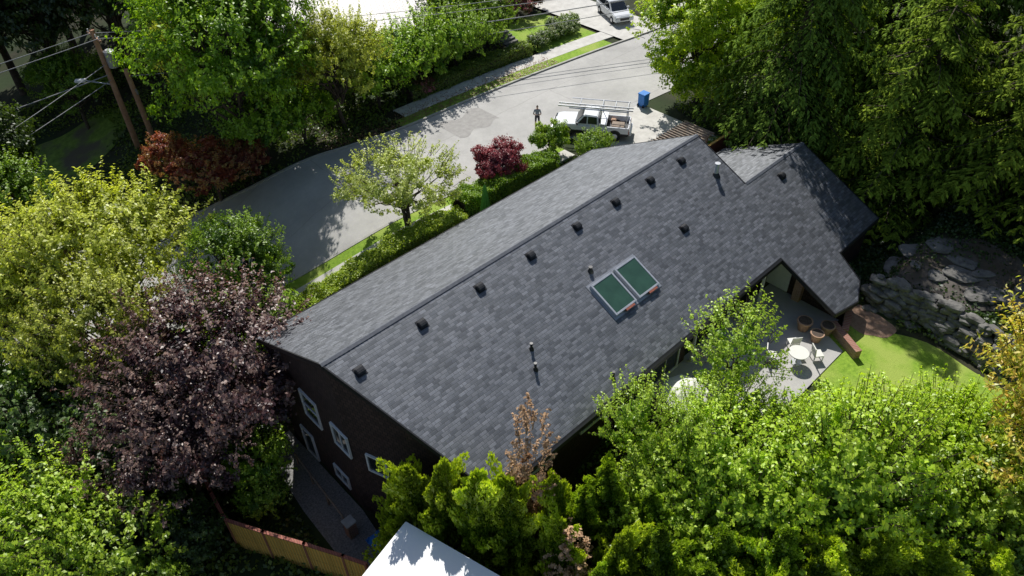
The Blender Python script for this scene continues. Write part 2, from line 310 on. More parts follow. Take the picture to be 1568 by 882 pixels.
def prism(name,prof,y0,y1,mat,parent=None,bev=0,taper=None):
    n=len(prof);V=[(x,y0*(taper(x,z) if taper else 1),z) for x,z in prof]+[(x,y1*(taper(x,z) if taper else 1),z) for x,z in prof]
    F=[tuple(range(n)),tuple(range(2*n-1,n-1,-1))]+[(i,i+n,(i+1)%n+n,(i+1)%n) for i in range(n)]
    bm=bmesh.new();vs=[bm.verts.new(v) for v in V]
    for f in F: bm.faces.new([vs[i] for i in f])
    bmesh.ops.recalc_face_normals(bm,faces=bm.faces)
    if bev: bmesh.ops.bevel(bm,geom=bm.edges[:],offset=bev,segments=2,affect='EDGES')
    me=D.meshes.new(name);bm.to_mesh(me);bm.free();me.materials.append(mat)
    o=D.objects.new(name,me);COL.objects.link(o);o.parent=parent;return o
# ---------------------------------------------------------------- ground
gx=np.unique(np.concatenate([np.linspace(-900,-60,12),np.arange(-60,110,1.0),np.linspace(110,1100,12)]))
gy=gx.copy()
X,Y=np.meshgrid(gx,gy);Z=G(X,Y)-.02;nx=len(gx)
V=np.c_[X.ravel(),Y.ravel(),Z.ravel()]
F=[(j*nx+i,j*nx+i+1,(j+1)*nx+i+1,(j+1)*nx+i) for j in range(len(gy)-1) for i in range(nx-1)]
go=mobj('ground',V,F,M_ground)
for p in go.data.polygons: p.use_smooth=True
NX=[-60,-30,-10,0,5.2,8,12.2,20,30,38,50,100];NY=[62,40,25,18.2,15.7,14.3,12.9,12.3,11.8,11.3,10,5]
FX=[-60,-30,-10,0,5.5,9,13.7,19.8,25,31.7,40.1,45.3,100];FY=[76,53,36,29.5,26.6,24.3,22.7,21.6,21.5,21.1,20.3,19.6,14]
def smf(XX,YY):
    xs=np.arange(-60,100,.5);ys=np.interp(xs,XX,YY);k=np.ones(9)/9;y2=np.convolve(np.pad(ys,4,'edge'),k,'valid');return lambda x:np.interp(x,xs,y2)
near=smf(NX,NY);far=smf(FX,FY)
def ribbon(name,f0,f1,x0,x1,off,mat,skirt=0,nu=6,step=.5):
    xs=np.arange(x0,x1+1e-6,step);V=[];F=[]
    for x in xs:
        a,b=float(f0(x)),float(f1(x))
        for t in np.linspace(0,1,nu): 
            y=a+(b-a)*t;V.append((x,y,g1(x,y)+off))
    n=len(xs)
    F=[(i*nu+j,(i+1)*nu+j,(i+1)*nu+j+1,i*nu+j+1) for i in range(n-1) for j in range(nu-1)]
    if skirt:
        b0=len(V)
        for i in range(n):
            for j in (0,nu-1):
                v=V[i*nu+j];V.append((v[0],v[1],v[2]-skirt))
        for i in range(n-1):
            F.append((i*nu,b0+2*i,b0+2*i+2,(i+1)*nu));F.append((i*nu+nu-1,(i+1)*nu+nu-1,b0+2*i+3,b0+2*i+1))
    o=mobj(name,V,F,mat);return o
ribbon('street',near,far,-60,100,.02,M_street,nu=14)
ribbon('asphalt_patch',lambda x:17.6+.25*math.sin(x*3),lambda x:20.1+.3*math.sin(x*2.3),22.0,26.2,.027,M_patch,0,6,.25)
ribbon('kerb',lambda x:near(x)-.18,near,-60,27.5,.13,M_kerb,.25,2)
ribbon('kerb',far,lambda x:far(x)+.18,-60,100,.13,M_kerb,.25,2)
ribbon('grass_verge',lambda x:near(x)-1.0,lambda x:near(x)-.185,-20,26,.1,M_lawn,.2,3)
ribbon('sidewalk',lambda x:near(x)-2.0,lambda x:near(x)-1.01,-20,26,.11,M_conc,.2,3)
ribbon('grass_verge',lambda x:far(x)+.185,lambda x:far(x)+1.3,20,42,.1,M_lawn,.2,3)
ribbon('sidewalk',lambda x:far(x)+1.31,lambda x:far(x)+2.8,21,60,.11,M_conc,.2,4)
ribbon('driveway',lambda x:2.5,lambda x:near(x)+.02,27.6,35.5,.03,M_conc,0,10)
ribbon('driveway',lambda x:far(x)+.0,lambda x:34,43.2,48.5,.14,M_conc,.2,10)
ribbon('front_lawn',lambda x:far(x)+2.81,lambda x:30,36.2,42.8,.1,M_lawn,.2,8)
ribbon('front_path',lambda x:7.8,lambda x:9.2,13,24,.05,M_conc,.1,4)
def disc_sheet(name,cx,cy,rx,ry,off,mat,seed=0,rings=8,seg=48):
    r=np.random.default_rng(seed);ph=r.random(3)*6.28;V=[(cx,cy,g1(cx,cy)+off)];F=[]
    for k in range(1,rings+1):
        for j in range(seg):
            a=2*math.pi*j/seg;w=1+.12*math.sin(2*a+ph[0])+.08*math.sin(3*a+ph[1])+.04*math.sin(7*a+ph[2])
            x=cx+rx*w*k/rings*math.cos(a);y=cy+ry*w*k/rings*math.sin(a);V.append((x,y,g1(x,y)+off))
    for j in range(seg): F.append((0,1+j,1+(j+1)%seg))
    for k in range(rings-1):
        for j in range(seg):
            a=1+k*seg+j;b=1+k*seg+(j+1)%seg;F.append((a,a+seg,b+seg,b))
    return mobj(name,V,F,mat)
disc_sheet('lawn',22.6,-15.6,3.4,5.2,.03,M_lawn,1)
disc_sheet('lawn',-1,44,7,5,.03,M_shlawn,2)
disc_sheet('dirt_path',-14.5,13,2.5,4,.03,noisemat('bare_dirt',(.36,.28,.21),(.5,.42,.33),scale=2,rough=.95),3)
disc_sheet('dirt_path',25.3,-12.0,1.1,1.3,.045,noisemat('bark_mulch',(.24,.15,.1),(.38,.25,.18),scale=4,rough=.95),5)
disc_sheet('rock_terrace',30.3,-14.2,2.7,3.3,.06,noisemat('rock_and_soil',(.05,.045,.04),(.16,.14,.12),scale=1.2,rough=.95,c3=(.09,.07,.05),scale2=.5,bump=.8,bscale=3),6)
mobj('patio',[(13,-12.2,-.52),(22.3,-12.2,-.52),(22.9,-10.9,-.52),(24.3,-10.9,-.52),(24.3,-5.6,-.52),(13,-5.6,-.52)],[(0,1,2,3,4,5)],M_patio)
mobj('side_yard_path',[(x,y,g1(x,y)+.05) for x,y in [(-2.2,-3.2),(-.3,-3.2),(.1,0),(.1,6.8),(-1.5,6.8),(-2.0,2)]],[(0,1,2,3,4,5)],noisemat('gravel',(.12,.12,.12),(.34,.33,.31),scale=12,rough=.95))
# ---------------------------------------------------------------- house
H=empty('shingle_roof_house')
TN=.47;TF=.52
zn=lambda x,y:6.11+TN*y
zf=lambda x,y:6.11-TF*y
zw=lambda x,y:6.11-TN*3.5-.5*(y+3.5)
def slab(name,poly,zfn,th,mats):
    n=len(poly);V=[(x,y,zfn(x,y)) for x,y in poly]+[(x,y,zfn(x,y)-th) for x,y in poly]
    F=[tuple(range(n)),tuple(range(2*n-1,n-1,-1))]+[(i,i+n,(i+1)%n+n,(i+1)%n) for i in range(n)]
    bm=bmesh.new();vs=[bm.verts.new(v) for v in V];fs=[bm.faces.new([vs[i] for i in f]) for f in F]
    for i,f in enumerate(fs): f.material_index=0 if i==0 else 1
    bmesh.ops.recalc_face_normals(bm,faces=bm.faces)
    me=D.meshes.new(name);bm.to_mesh(me);bm.free()
    for m in mats: me.materials.append(m)
    o=D.objects.new(name,me);COL.objects.link(o);o.parent=H;return o
NP=[(0,0),(25,0),(25,-3.5),(31.1,-3.5),(31,-9.1),(26.5,-9.1),(26.1,-10.7),(24.8,-11.35),(22.9,-11.05),(22.9,-7.47),(2.36,-7.47)]
slab('roof_near_slope',NP,zn,.2,[M_roof,M_fascia])
slab('roof_far_slope',[(0,0.002),(.11,7.17),(24.4,7.17),(25,0.002)],zf,.2,[M_roof,M_fascia])
slab('roof_wing_slope',[(25.01,-3.498),(25.01,1.6),(31.2,1.6),(31.1,-3.498)],zw,.2,[M_roof,M_fascia])
def caps(name,x0,x1,y,z,tn,tf):
    V=[];F=[];x=x0;i=0
    while x<x1-.05:
        xe=min(x+.24,x1);a=.022;b=.04
        for xx,h in ((x,a),(xe,b)):
            V+=[(xx,y-.13,z-.13*tn+h),(xx,y,z+h+.008),(xx,y+.13,z-.13*tf+h)]
        k=i*6;F+=[(k,k+3,k+4,k+1),(k+1,k+4,k+5,k+2)];i+=1;x+=.22
    mobj(name,V,F,M_ridge,parent=H)
caps('ridge_caps',-.02,25.02,0,6.11,TN,TF);caps('ridge_caps_wing',25.05,31.1,-3.5,6.11-TN*3.5,TN,.5)
def edge_strip(name,p0,p1,zfn,w=.09,mat=M_black):
    p0=np.array(p0,float);p1=np.array(p1,float);d=(p1-p0)/np.linalg.norm(p1-p0);n=np.array([-d[1],d[0]])*w/2
    q=[p0-n,p1-n,p1+n,p0+n];V=[(a[0],a[1],zfn(a[0],a[1])+.02) for a in q]+[(a[0],a[1],zfn(a[0],a[1])-.24) for a in q]
    mobj(name,V,[(0,1,2,3),(7,6,5,4),(0,4,5,1),(1,5,6,2),(2,6,7,3),(3,7,4,0)],mat,parent=H)
for i,(a,b) in enumerate(zip(NP,NP[1:]+NP[:1])):
    if i in (0,2): continue
    edge_strip('drip_edge_%d'%i,a,b,zn,.06)
edge_strip('drip_edge_f1',(0,0),(.11,7.17),zf,.06);edge_strip('drip_edge_f2',(.11,7.17),(24.4,7.17),zf,.1);edge_strip('drip_edge_f3',(24.4,7.17),(25,0),zf,.06)
edge_strip('gutter_near',(2.4,-7.53),(22.86,-7.53),zn,.12)
def walls(name,pts,zfn,mat=M_side,zb=-5.2,closed=False):
    V=[];F=[]
    for x,y in pts: V+=[(x,y,zb),(x,y,zfn(x,y)-.21)]
    n=len(pts)
    for i in range(n if closed else n-1): j=(i+1)%n;F.append((2*i,2*j,2*j+1,2*i+1))
    return mobj(name,V,F,mat,parent=H)
zmain=lambda x,y: zn(x,y) if y<0 else zf(x,y)
walls('walls_main',[(24.7,0),(24.7,6.5),(.25,6.5),(.2,0),(2.55,-6.8),(16,-6.8),(16,-5.6),(24.3,-5.6),(24.3,-10.75),(24.9,-11.05),(25.9,-10.5),(26.3,-8.8),(30.7,-8.8),(30.7,-3.5)],zmain)
walls('walls_wing',[(30.7,-3.5),(30.7,1.2),(24.75,1.2)],zw)
walls('walls_gable',[(24.7,0),(24.7,-3.6)],zmain)
def window(name,p,d,w,h,nv=1,nh=0,fr=.09,door=False):
    d=np.array(d,float)/np.linalg.norm(d);ang=math.atan2(d[1],d[0])
    e=empty(name,p,ang);e.parent=H
    box('glass',(0,-.015,0),(w,.03,h),M_glass,e)
    for s in (-1,1):
        box('jamb',(s*(w/2+fr/2),-.04,0),(fr,.1,h+2*fr),M_white,e);box('head',(0,-.042,s*(h/2+fr/2)),(w,.1,fr),M_white,e)
    for i in range(nv): box('mullion',((i+1)*w/(nv+1)-w/2,-.045,0),(fr*.5,.06,h),M_white,e)
    for i in range(nh): box('rail',(0,-.047,(i+1)*h/(nh+1)-h/2),(w,.06,fr*.5),M_white,e)
    return e
dl=(0,-1)
window('window_upper_a',(.22,3.0,.6),dl,1.25,1.65,0,1)
window('window_upper_b',(.2,.45,.65),dl,1.15,1.3,1)
ds_=(2.35,-6.8)
window('window_upper_c',(.2+.3456*1.5,-1.5,.15),ds_,.95,1.05,0)
window('window_lower_a',(.21,1.5,-3.2),dl,1.1,.75,1)
window('door_lower',(.22,4.5,-3.4),dl,.95,1.9,0,0)
window('window_near_a',(8.9,-6.82,1.3),(1,0),1.6,1.1,1)
window('window_near_b',(5.6,-6.82,1.3),(1,0),1.4,1.1,1)
for i,x in enumerate((11.8,14.2)): window('sliding_door_%d'%i,(x,-6.83,.75),(1,0),2.0,2.1,1)
for i,x in enumerate((17.3,19.6,21.9)): window('patio_door_%d'%i,(x,-5.62,.7),(1,0),2.0,2.3,1)
for i,x in enumerate((16.2,19.2,22.4)): box('post_%d'%i,(x,-7.1,.95),(.12,.12,2.9),M_white,H)
box('garage_panel',(24.26,-7.1,.6),(.06,1.3,2.1),M_white,H);box('brick_pier',(24.15,-8.4,.6),(.35,.45,2.3),M_brick,H)
sl=math.atan(TN)
def on(x,y,h=0): return (x,y-math.sin(sl)*h*1.0,zn(x,y)+h*math.cos(sl))
def vent(i,x,y):
    e=empty('box_vent_%d'%i,on(x,y,.0));e.parent=H;e.rotation_euler=(sl,0,0)
    box('flange',(0,0,.012),(.46,.46,.02),M_black,e)
    prof=[(-.18,.02),(.18,.02),(.19,.12),(.12,.19),(-.08,.19),(-.17,.14)]
    o=prism('hood',prof,-.19,.19,M_black,e,bev=.03);o.rotation_euler=(0,0,math.pi/2)
for i,(x,y) in enumerate([(4.5,-.75),(7.8,-.75),(11,-.75),(14.2,-.75),(17.1,-.75),(19.9,-.75),(22.6,-.75),(1.1,-1.0),(19.3,-3.6),(27.6,-4.3)]): vent(i,x,y)
def pipe(i,x,y,h,r,mat=M_black):
    z=zn(x,y);cyl('pipe_%d'%i,(x,y,z-.05),(x,y,z+h),r,r,mat,H);cyl('pipe_collar_%d'%i,(x,y,z-.08),(x,y,z+.14),r*2.2,r*1.2,M_black,H);cyl('pipe_cap_%d'%i,(x,y,z+h),(x,y,z+h+.05),r*1.3,r*1.3,mat,H)
pipe(0,13.0,-2.75,.22,.08);pipe(1,7.8,-4.0,.3,.06);pipe(2,7.3,-4.75,.35,.06);pipe(3,23.8,-2.3,.7,.12,M_alu);pipe(5,10,-6.9,.4,.06)
for k,x in enumerate((13.05,14.75)):
    e=empty('skylight_%d'%k,on(x,-4.15,.0));e.parent=H;e.rotation_euler=(sl,0,0)
    w,h=1.5,1.85
    box('curb',(0,0,.06),(w,h,.12),M_alu,e)
    for s in (-1,1):
        box('frame_s',(s*(w/2-.05),0,.15),(.1,h,.07),M_alu,e,bev=.01);box('frame_t',(0,s*(h/2-.05),.152),(w-.2,.1,.066),M_alu,e,bev=.01)
    box('glass',(0,0,.145),(w-.2,h-.2,.03),M_sky,e);box('step_flashing',(0,0,.01),(w+.24,h+.26,.02),M_grey,e)
    box('sash_motor',(.2,-h/2-.05,.12),(.6,.12,.12),M_redwood,e)
# ---------------------------------------------------------------- shed with white roof
e=empty('white_roof_shed',(-.5,-5.3,0),math.atan2(-4.6,1.2))
box('roof',(4.5,-2.6,1.42),(9,5.2,.16),M_whiteroof,e,bev=.02);box('walls',(4.6,-2.6,-1.9),(8.4,4.6,6.4),M_stucco,e)
def fence(name,pts,h,mat,capm,base=None):
    e=empty(name)
    for i in range(len(pts)-1):
        a=np.array(pts[i]);b=np.array(pts[i+1]);ln=np.linalg.norm(b-a);ang=math.atan2(b[1]-a[1],b[0]-a[0]);c=(a+b)/2;zb=g1(*c) if base is None else base
        box('panel_%d'%i,(c[0],c[1],zb+h/2),(ln,.04,h),mat,e,(0,0,ang));box('cap_%d'%i,(c[0],c[1],zb+h+.03),(ln,.16,.05),capm,e,(0,0,ang))
        for p in (a,b): box('post_%d'%i,(p[0],p[1],zb+h/2+.06),(.12,.12,h+.1),capm,e,(0,0,ang))
        n=int(ln/.15)
        for k in range(n):
            q=a+(b-a)*(k+.5)/n
            for sd in (-1,1): box('batten_%d_%d'%(i,k),(q[0]+sd*.035*math.sin(ang),q[1]-sd*.035*math.cos(ang),zb+h/2-.03),(.1,.025,h-.08),mat,e,(0,0,ang))
    return e
fence('cedar_fence',[(-5.2,2.6),(-4.3,.9),(-3.3,-.9),(-2.4,-2.6),(-1.9,-3.6)],2.2,M_cedar,M_redwood)
fence('wooden_fence',[(-4.6,6.9),(-5.0,4.6),(-5.2,2.7)],2.0,M_redwood,M_redwood)
fence('wooden_fence',[(28.2,.9),(30.2,2.4),(33,2.4)],2.0,M_redwood,M_cedar)
e=empty('handrail');a=np.array((-.7,4.6));b=np.array((-1.0,-.2))
cyl('rail',(a[0],a[1],g1(*a)+.95),(b[0],b[1],g1(*b)+.95),.05,.05,M_oldwood,e)
for t in (0,.33,.66,1): q=a+(b-a)*t;cyl('post',(q[0],q[1],g1(*q)),(q[0],q[1],g1(*q)+.95),.05,.05,M_oldwood,e)
e=empty('brick_pillar',(-1.0,-.7,g1(-1,-.7)));box('shaft',(0,0,.55),(.45,.45,1.1),M_brick,e);box('cap',(0,0,1.14),(.55,.55,.08),M_kerb,e,bev=.02)
r=np.random.default_rng(4);xs=np.linspace(-1,1,14)
VV=[(x*.6,y*.5,.15+.3*max(0,1-x*x-y*y)+.12*r.random()) for y in xs for x in xs];FF=[(j*14+i,j*14+i+1,(j+1)*14+i+1,(j+1)*14+i) for j in range(13) for i in range(13)]
o=mobj('blue_tarp',VV,FF,M_blue);o.location=(-.2,-2.0,g1(-.2,-2))
e=empty('pergola',(29.6,4.0,0))
for sx in (-1.8,1.8):
    for sy in (-.9,.9): box('post',(sx,sy,1.1),(.12,.12,2.2),M_oldwood,e)
for i in range(16): box('slat_%d'%i,(-2.1+i*.28,0,2.3),(.08,2.4,.1),M_oldwood,e)
for sy in (-.9,.9): box('beam',(0,sy,2.2),(4.4,.1,.14),M_oldwood,e)
e=empty('brick_planter_wall');
box('wall_a',(22.9,-11.9,-.3),(.35,2.3,.55),M_brick,e,(0,0,-.5));box('wall_b',(24.0,-11.4,-.28),(1.6,.35,.55),M_brick,e,(0,0,.35))
def pot(x,y,s):
    e=empty('terracotta_pot',(x,y,-.52));e.scale=(s,s,s)
    cyl('body',(0,0,0),(0,0,.5),.24,.34,M_terra,e);cyl('rim',(0,0,.5),(0,0,.58),.38,.38,M_terra,e);cyl('soil',(0,0,.58),(0,0,.585),.31,.31,M_bark,e)
pot(22.3,-9.9,1.1);pot(22.0,-10.8,.95);pot(22.9,-10.9,1.0)
e=empty('striped_doormat',(21.3,-6.9,-.5));box('base',(0,0,0),(1.1,1.3,.02),M_cream,e)
for i in range(4): box('stripe_%d'%i,(-.42+i*.28,0,.013),(.13,1.3,.01),M_black,e)
def umbrella(name,loc,open_,mat,r=1.4,h=2.4):
    e=empty(name,loc);cyl('pole',(0,0,0),(0,0,h),.03,.03,M_alu,e);cyl('base',(0,0,0),(0,0,.08),.28,.25,M_kerb,e)
    if open_:
        V=[(0,0,h)];n=8
        for k,(rr,zz) in enumerate(((r*.5,h-.2),(r,h-.5),(r,h-.65))):
            for j in range(n): V.append((rr*math.cos(2*math.pi*j/n),rr*math.sin(2*math.pi*j/n),zz))
        F=[(0,1+j,1+(j+1)%n) for j in range(n)]+[(1+k*n+j,1+(k+1)*n+j,1+(k+1)*n+(j+1)%n,1+k*n+(j+1)%n) for k in range(2) for j in range(n)]
        mobj('canopy',V,F,mat,parent=e)
    else:
        V=[];n=20;lv=[(0.03,h+.05),(.08,h-.1),(.15,h-.7),(.22,h-1.3),(.28,h-1.75),(.25,h-1.78)]
        for rr,zz in lv:
            for j in range(n): q=rr*(1+.28*(j%2));V.append((q*math.cos(6.2832*j/n),q*math.sin(6.2832*j/n),zz))
        F=[(k*n+j,(k+1)*n+j,(k+1)*n+(j+1)%n,k*n+(j+1)%n) for k in range(len(lv)-1) for j in range(n)]
        mobj('canopy',V,F,mat,parent=e)
umbrella('closed_patio_umbrella',(16.2,8.4,.05),False,M_umb,h=2.9)
umbrella('patio_umbrella',(12.9,-8.9,-.6),True,M_cream,1.15,2.3)
def chair(x,y,rot):
    e=empty('patio_chair',(x,y,-.52),rot)
    box('seat',(0,0,.42),(.5,.5,.06),M_cream,e,bev=.01);box('backrest',(0,.25,.72),(.5,.05,.5),M_cream,e,(-.15,0,0),bev=.01)
    for sx in (-.22,.22):
        for sy in (-.22,.22): box('leg',(sx,sy,.2),(.05,.05,.4),M_alu,e)
chair(19.1,-9.9,.5);chair(20.7,-10.2,2.5);chair(20.8,-11.5,.9)
e=empty('outdoor_table',(19.9,-10.9,-.52));cyl('top',(0,0,.7),(0,0,.74),.5,.5,M_cream,e,28);cyl('stem',(0,0,0),(0,0,.7),.05,.05,M_alu,e);cyl('foot',(0,0,0),(0,0,.04),.3,.28,M_alu,e)
r=np.random.default_rng(8)
def rocks(name,cs,flat=1):
    bm=bmesh.new()
    for (x,y,z,s) in cs:
        t=bmesh.new();bmesh.ops.create_icosphere(t,subdivisions=2,radius=.5)
        sx,sy,sz=s*r.uniform(.7,1.9),s*r.uniform(.7,1.1),s*r.uniform(.35,.8)*flat;a=math.pi/2+r.normal()*.4 if flat==1 else r.random()*6.28;ph=r.random(3)*6
        for v in t.verts:
            c=v.co;m=max(abs(c.x),abs(c.y),abs(c.z));c=c*(.35+.33/m)*(1+.07*math.sin(9*c.x+ph[0])+.07*math.sin(8*c.y+ph[1])+r.uniform(-.04,.04));c=Vector((c.x*sx,c.y*sy,c.z*sz));c.rotate(Matrix.Rotation(a,3,'Z'));v.co=c+Vector((x,y,z))
        me=D.meshes.new('t');t.to_mesh(me);t.free();bm.from_mesh(me);D.meshes.remove(me)
    me=D.meshes.new(name);bm.to_mesh(me);bm.free();me.materials.append(M_stone);o=D.objects.new(name,me);COL.objects.link(o)
cs=[]
for i in range(7):
    for t in np.linspace(0,1,24): cs.append((26.5+i*.13+.08*r.normal()+.25*math.sin(t*5),-11.4-t*8.0+.12*r.normal(),-.5+i*.25+.05*r.normal(),.54*r.uniform(.7,1.25)))
rocks('stone_retaining_wall',cs)
cs=[(30.2+1.6*r.normal(),-14.2+1.8*r.normal(),0,r.uniform(.7,1.5)) for _ in range(20)];cs=[(x,y,g1(x,y)+.06,s) for x,y,_,s in cs if x>27.6]
rocks('flat_rocks',cs,.3)
# ---------------------------------------------------------------- utility pole
M_pole=noisemat('pole_wood',(.34,.17,.1),(.48,.29,.19),scale=3,rough=.9)
e=empty('utility_pole',(5.95,38.5,g1(5.95,38.5)))
hp=6.95-e.location.z
cyl('shaft',(0,0,-.3),(0,0,hp),.24,.17,M_pole,e);cyl('transformer',(.45,-.35,hp-2.8),(.45,-.35,hp-1.6),.36,.36,M_grey,e)
cyl('transformer_lid',(.45,-.35,hp-1.6),(.45,-.35,hp-1.5),.38,.2,M_grey,e)
box('crossarm',(0,0,hp-.5),(.14,2.4,.14),M_pole,e)
for y in (-1,-.4,.4,1): cyl('insulator',(0,y,hp-.44),(0,y,hp-.2),.06,.04,M_white,e)
cyl('lamp_arm',(0,0,hp-4.2),(-1.6,1.2,hp-3.7),.05,.05,M_grey,e);box('lamp_head',(-1.75,1.3,hp-3.7),(.8,.4,.18),M_white,e,(0,0,-.64),bev=.04)
e=empty('utility_pole',(6.9,37.0,g1(6.9,37)));cyl('shaft',(0,0,-.3),(-.1,.1,6.2),.22,.18,M_pole,e);box('brace',(0,0,4.5),(.1,.6,.4),M_grey,e)
e=empty('utility_pole',(62,9,g1(62,9)));cyl('shaft',(0,0,-.3),(0,0,7.4),.22,.18,M_pole,e);box('crossarm',(0,0,6.6),(.14,2.4,.14),M_pole,e)
def wire(i,a,b,sag,r_=.028):
    a=np.array(a,float);b=np.array(b,float);ts=np.linspace(0,1,24);pts=a+(b-a)*ts[:,None];pts[:,2]-=sag*4*ts*(1-ts)
    mb=MB();mb.tube(pts,[r_]*24,5,0);o=inst('power_line',mb.mesh('wire_%d'%i,[M_wire]),(0,0,0))
zt=6.6
wire(0,(5.95,37.5,zt),(62,8.0,6.8),1.5,.024);wire(1,(5.95,38.9,zt),(62,9.8,6.8),1.5,.024);wire(2,(6,38.4,4.6),(62,9,5.6),1.3,.04);wire(8,(6.8,37.1,3.6),(62,9.2,4.9),1.3,.03)
wire(3,(5.95,37.5,zt),(-45,45,5),1.0);wire(4,(5.95,38.9,zt),(-45,47,5),1.0);wire(5,(6,38.4,3.6),(-45,46,2.5),1.2,.04);wire(6,(6,38.4,3.2),(-30,25,2.5),1.0);wire(9,(6,38.4,4.4),(-30,23,3.5),1.0)
wire(7,(6,38.4,3.4),(14,70,5),.8)
# ---------------------------------------------------------------- vehicles
def wheel(n,x,y,r,par,w=.22):
    s=1 if y>0 else -1
    cyl(n,(x,y-w/2*1,r),(x,y+w/2,r),r,r,M_rubber,par,20);cyl(n+'_hub',(x,y+s*(w/2-.02),r),(x,y+s*(w/2+.012),r),r*.6,r*.5,M_alu,par,14)
M_tail=plain('tail_red',(.4,.02,.02),.3)
def pickup(loc,rot):
    e=empty('white_pickup_truck',loc,rot)
    prism('chassis',[(-2.7,.42),(-2.72,.62),(2.7,.62),(2.75,.45),(2.2,.36),(-2.2,.36)],-.93,.93,M_black,e,bev=.03)
    prism('front_body',[(-.6,.6),(-.6,1.02),(1.05,1.08),(2.3,1.0),(2.66,.86),(2.74,.6)],-.95,.95,M_carwhite,e,bev=.05)
    for s in (-1,1): box('bed_side',(-1.66,s*.9,.83),(2.1,.12,.46),M_carwhite,e,bev=.02)
    box('tailgate',(-2.69,0,.83),(.08,1.68,.46),M_carwhite,e,bev=.02);box('bed_floor',(-1.65,0,.64),(2.05,1.68,.03),M_black,e)
    cab=[(-.58,1.0),(-.46,1.72),(.5,1.78),(1.15,1.06)]
    prism('cab',cab,-.9,.9,M_carwhite,e,bev=.05,taper=lambda x,z:1 if z<1.2 else .84)
    def quad(n,pts,m): mobj(n,pts,[(0,1,2,3)],m,parent=e)
    quad('windscreen',[(1.14,-.8,1.13),(1.14,.8,1.13),(.6,.68,1.735),(.6,-.68,1.735)],M_glass)
    quad('rear_window',[(-.585,.7,1.15),(-.585,-.7,1.15),(-.5,-.62,1.62),(-.5,.62,1.62)],M_glass)
    for s in (-1,1):
        quad('side_window_a',[(.3,s*.9,1.16),(.92,s*.895,1.14),(.5,s*.785,1.66),(.3,s*.785,1.66)],M_glass)
        quad('side_window_b',[(-.45,s*.9,1.16),(.22,s*.9,1.16),(.22,s*.785,1.66),(-.4,s*.785,1.66)],M_glass)
        for x in (-1.75,1.75):
            wheel('wheel',x,s*.88,.38,e);cyl('wheel_arch',(x,s*.93,.42),(x,s*.965,.42),.47,.45,M_black,e,20)
        box('mirror',(.95,s*1.05,1.2),(.12,.2,.18),M_black,e,bev=.02);box('headlamp',(2.64,s*.7,.8),(.16,.35,.16),M_glass,e,bev=.02);box('tail_lamp',(-2.72,s*.88,.75),(.06,.12,.3),M_tail,e)
    box('tool_box',(-.88,0,1.1),(.45,1.9,.3),M_alu,e,bev=.02);box('cargo',(-1.9,.2,.82),(.9,.8,.3),M_oldwood,e,bev=.03);box('bucket',(-1.5,-.5,.8),(.35,.35,.35),M_terra,e,bev=.05)
    box('grille',(2.74,0,.75),(.06,1.0,.22),M_black,e);box('bumper_front',(2.8,0,.5),(.15,1.8,.18),M_alu,e,bev=.03);box('bumper_rear',(-2.82,0,.52),(.15,1.7,.16),M_alu,e,bev=.03)
    for x in (-2.5,-.7):
        for s in (-1,1): cyl('rack_post',(x,s*.88,1.0),(x,s*.75,2.22),.035,.035,M_alu,e,8)
    for x in (-2.5,-1.6,-.7,.9): cyl('rack_bar',(x,-.8,2.23),(x,.8,2.23),.035,.035,M_alu,e,8)
    for s in (-1,1): cyl('rack_rail',(-2.6,s*.76,2.23),(1.6,s*.76,2.23),.04,.04,M_alu,e,8)
    for k,(y0,l0,l1) in enumerate(((.5,-2.9,2.4),)):
        for s in (-.2,.2): box('ladder_%d_stile'%k,((l0+l1)/2,y0+s,2.33+.06*k),(l1-l0,.05,.09),M_alu,e)
        for j in range(17): cyl('ladder_%d_rung'%k,(l0+.2+j*(l1-l0-.4)/16,y0-.2,2.33+.06*k),(l0+.2+j*(l1-l0-.4)/16,y0+.2,2.33+.06*k),.02,.02,M_alu,e,6)
pickup((29.2,11.3,.05),math.atan2(.83,-.56))
def suv(loc,rot):
    e=empty('parked_car',loc,rot)
    prism('body',[(-2.2,.4),(-2.25,.9),(-2.1,1.0),(1.0,1.02),(2.0,.88),(2.25,.7),(2.28,.38),(1.9,.3),(-1.9,.3)],-.92,.92,M_carwhite,e,bev=.06)
    prism('cabin',[(-2.1,.98),(-1.85,1.5),(-1.5,1.62),(.2,1.62),(1.1,1.0)],-.86,.86,M_carwhite,e,bev=.05,taper=lambda x,z:1 if z<1.2 else .82)
    def quad(n,pts,m): mobj(n,pts,[(0,1,2,3)],m,parent=e)
    quad('windscreen',[(1.13,-.78,1.06),(1.13,.78,1.06),(.32,.66,1.6),(.32,-.66,1.6)],M_glass)
    quad('rear_window',[(-2.11,.7,1.08),(-2.11,-.7,1.08),(-1.9,-.62,1.45),(-1.9,.62,1.45)],M_glass)
    for s in (-1,1):
        quad('side_window_a',[(-.3,s*.865,1.1),(.85,s*.86,1.1),(.22,s*.735,1.53),(-.3,s*.735,1.53)],M_glass)
        quad('side_window_b',[(-1.85,s*.865,1.1),(-.4,s*.865,1.1),(-.4,s*.735,1.53),(-1.65,s*.735,1.53)],M_glass)
        for x in (-1.35,1.4): wheel('wheel',x,s*.84,.34,e)
        box('headlamp',(2.15,s*.65,.74),(.2,.35,.14),M_alu,e,bev=.03);box('mirror',(.75,s*1.0,1.08),(.15,.2,.13),M_carwhite,e,bev=.03)
        box('tail_lamp',(-2.2,s*.72,.85),(.1,.25,.16),M_redwood,e,bev=.02)
    box('grille',(2.25,0,.6),(.06,.9,.2),M_black,e);box('number_plate',(-2.26,0,.7),(.03,.5,.12),M_white,e)
suv((46.6,24.0,.15),math.radians(-115))
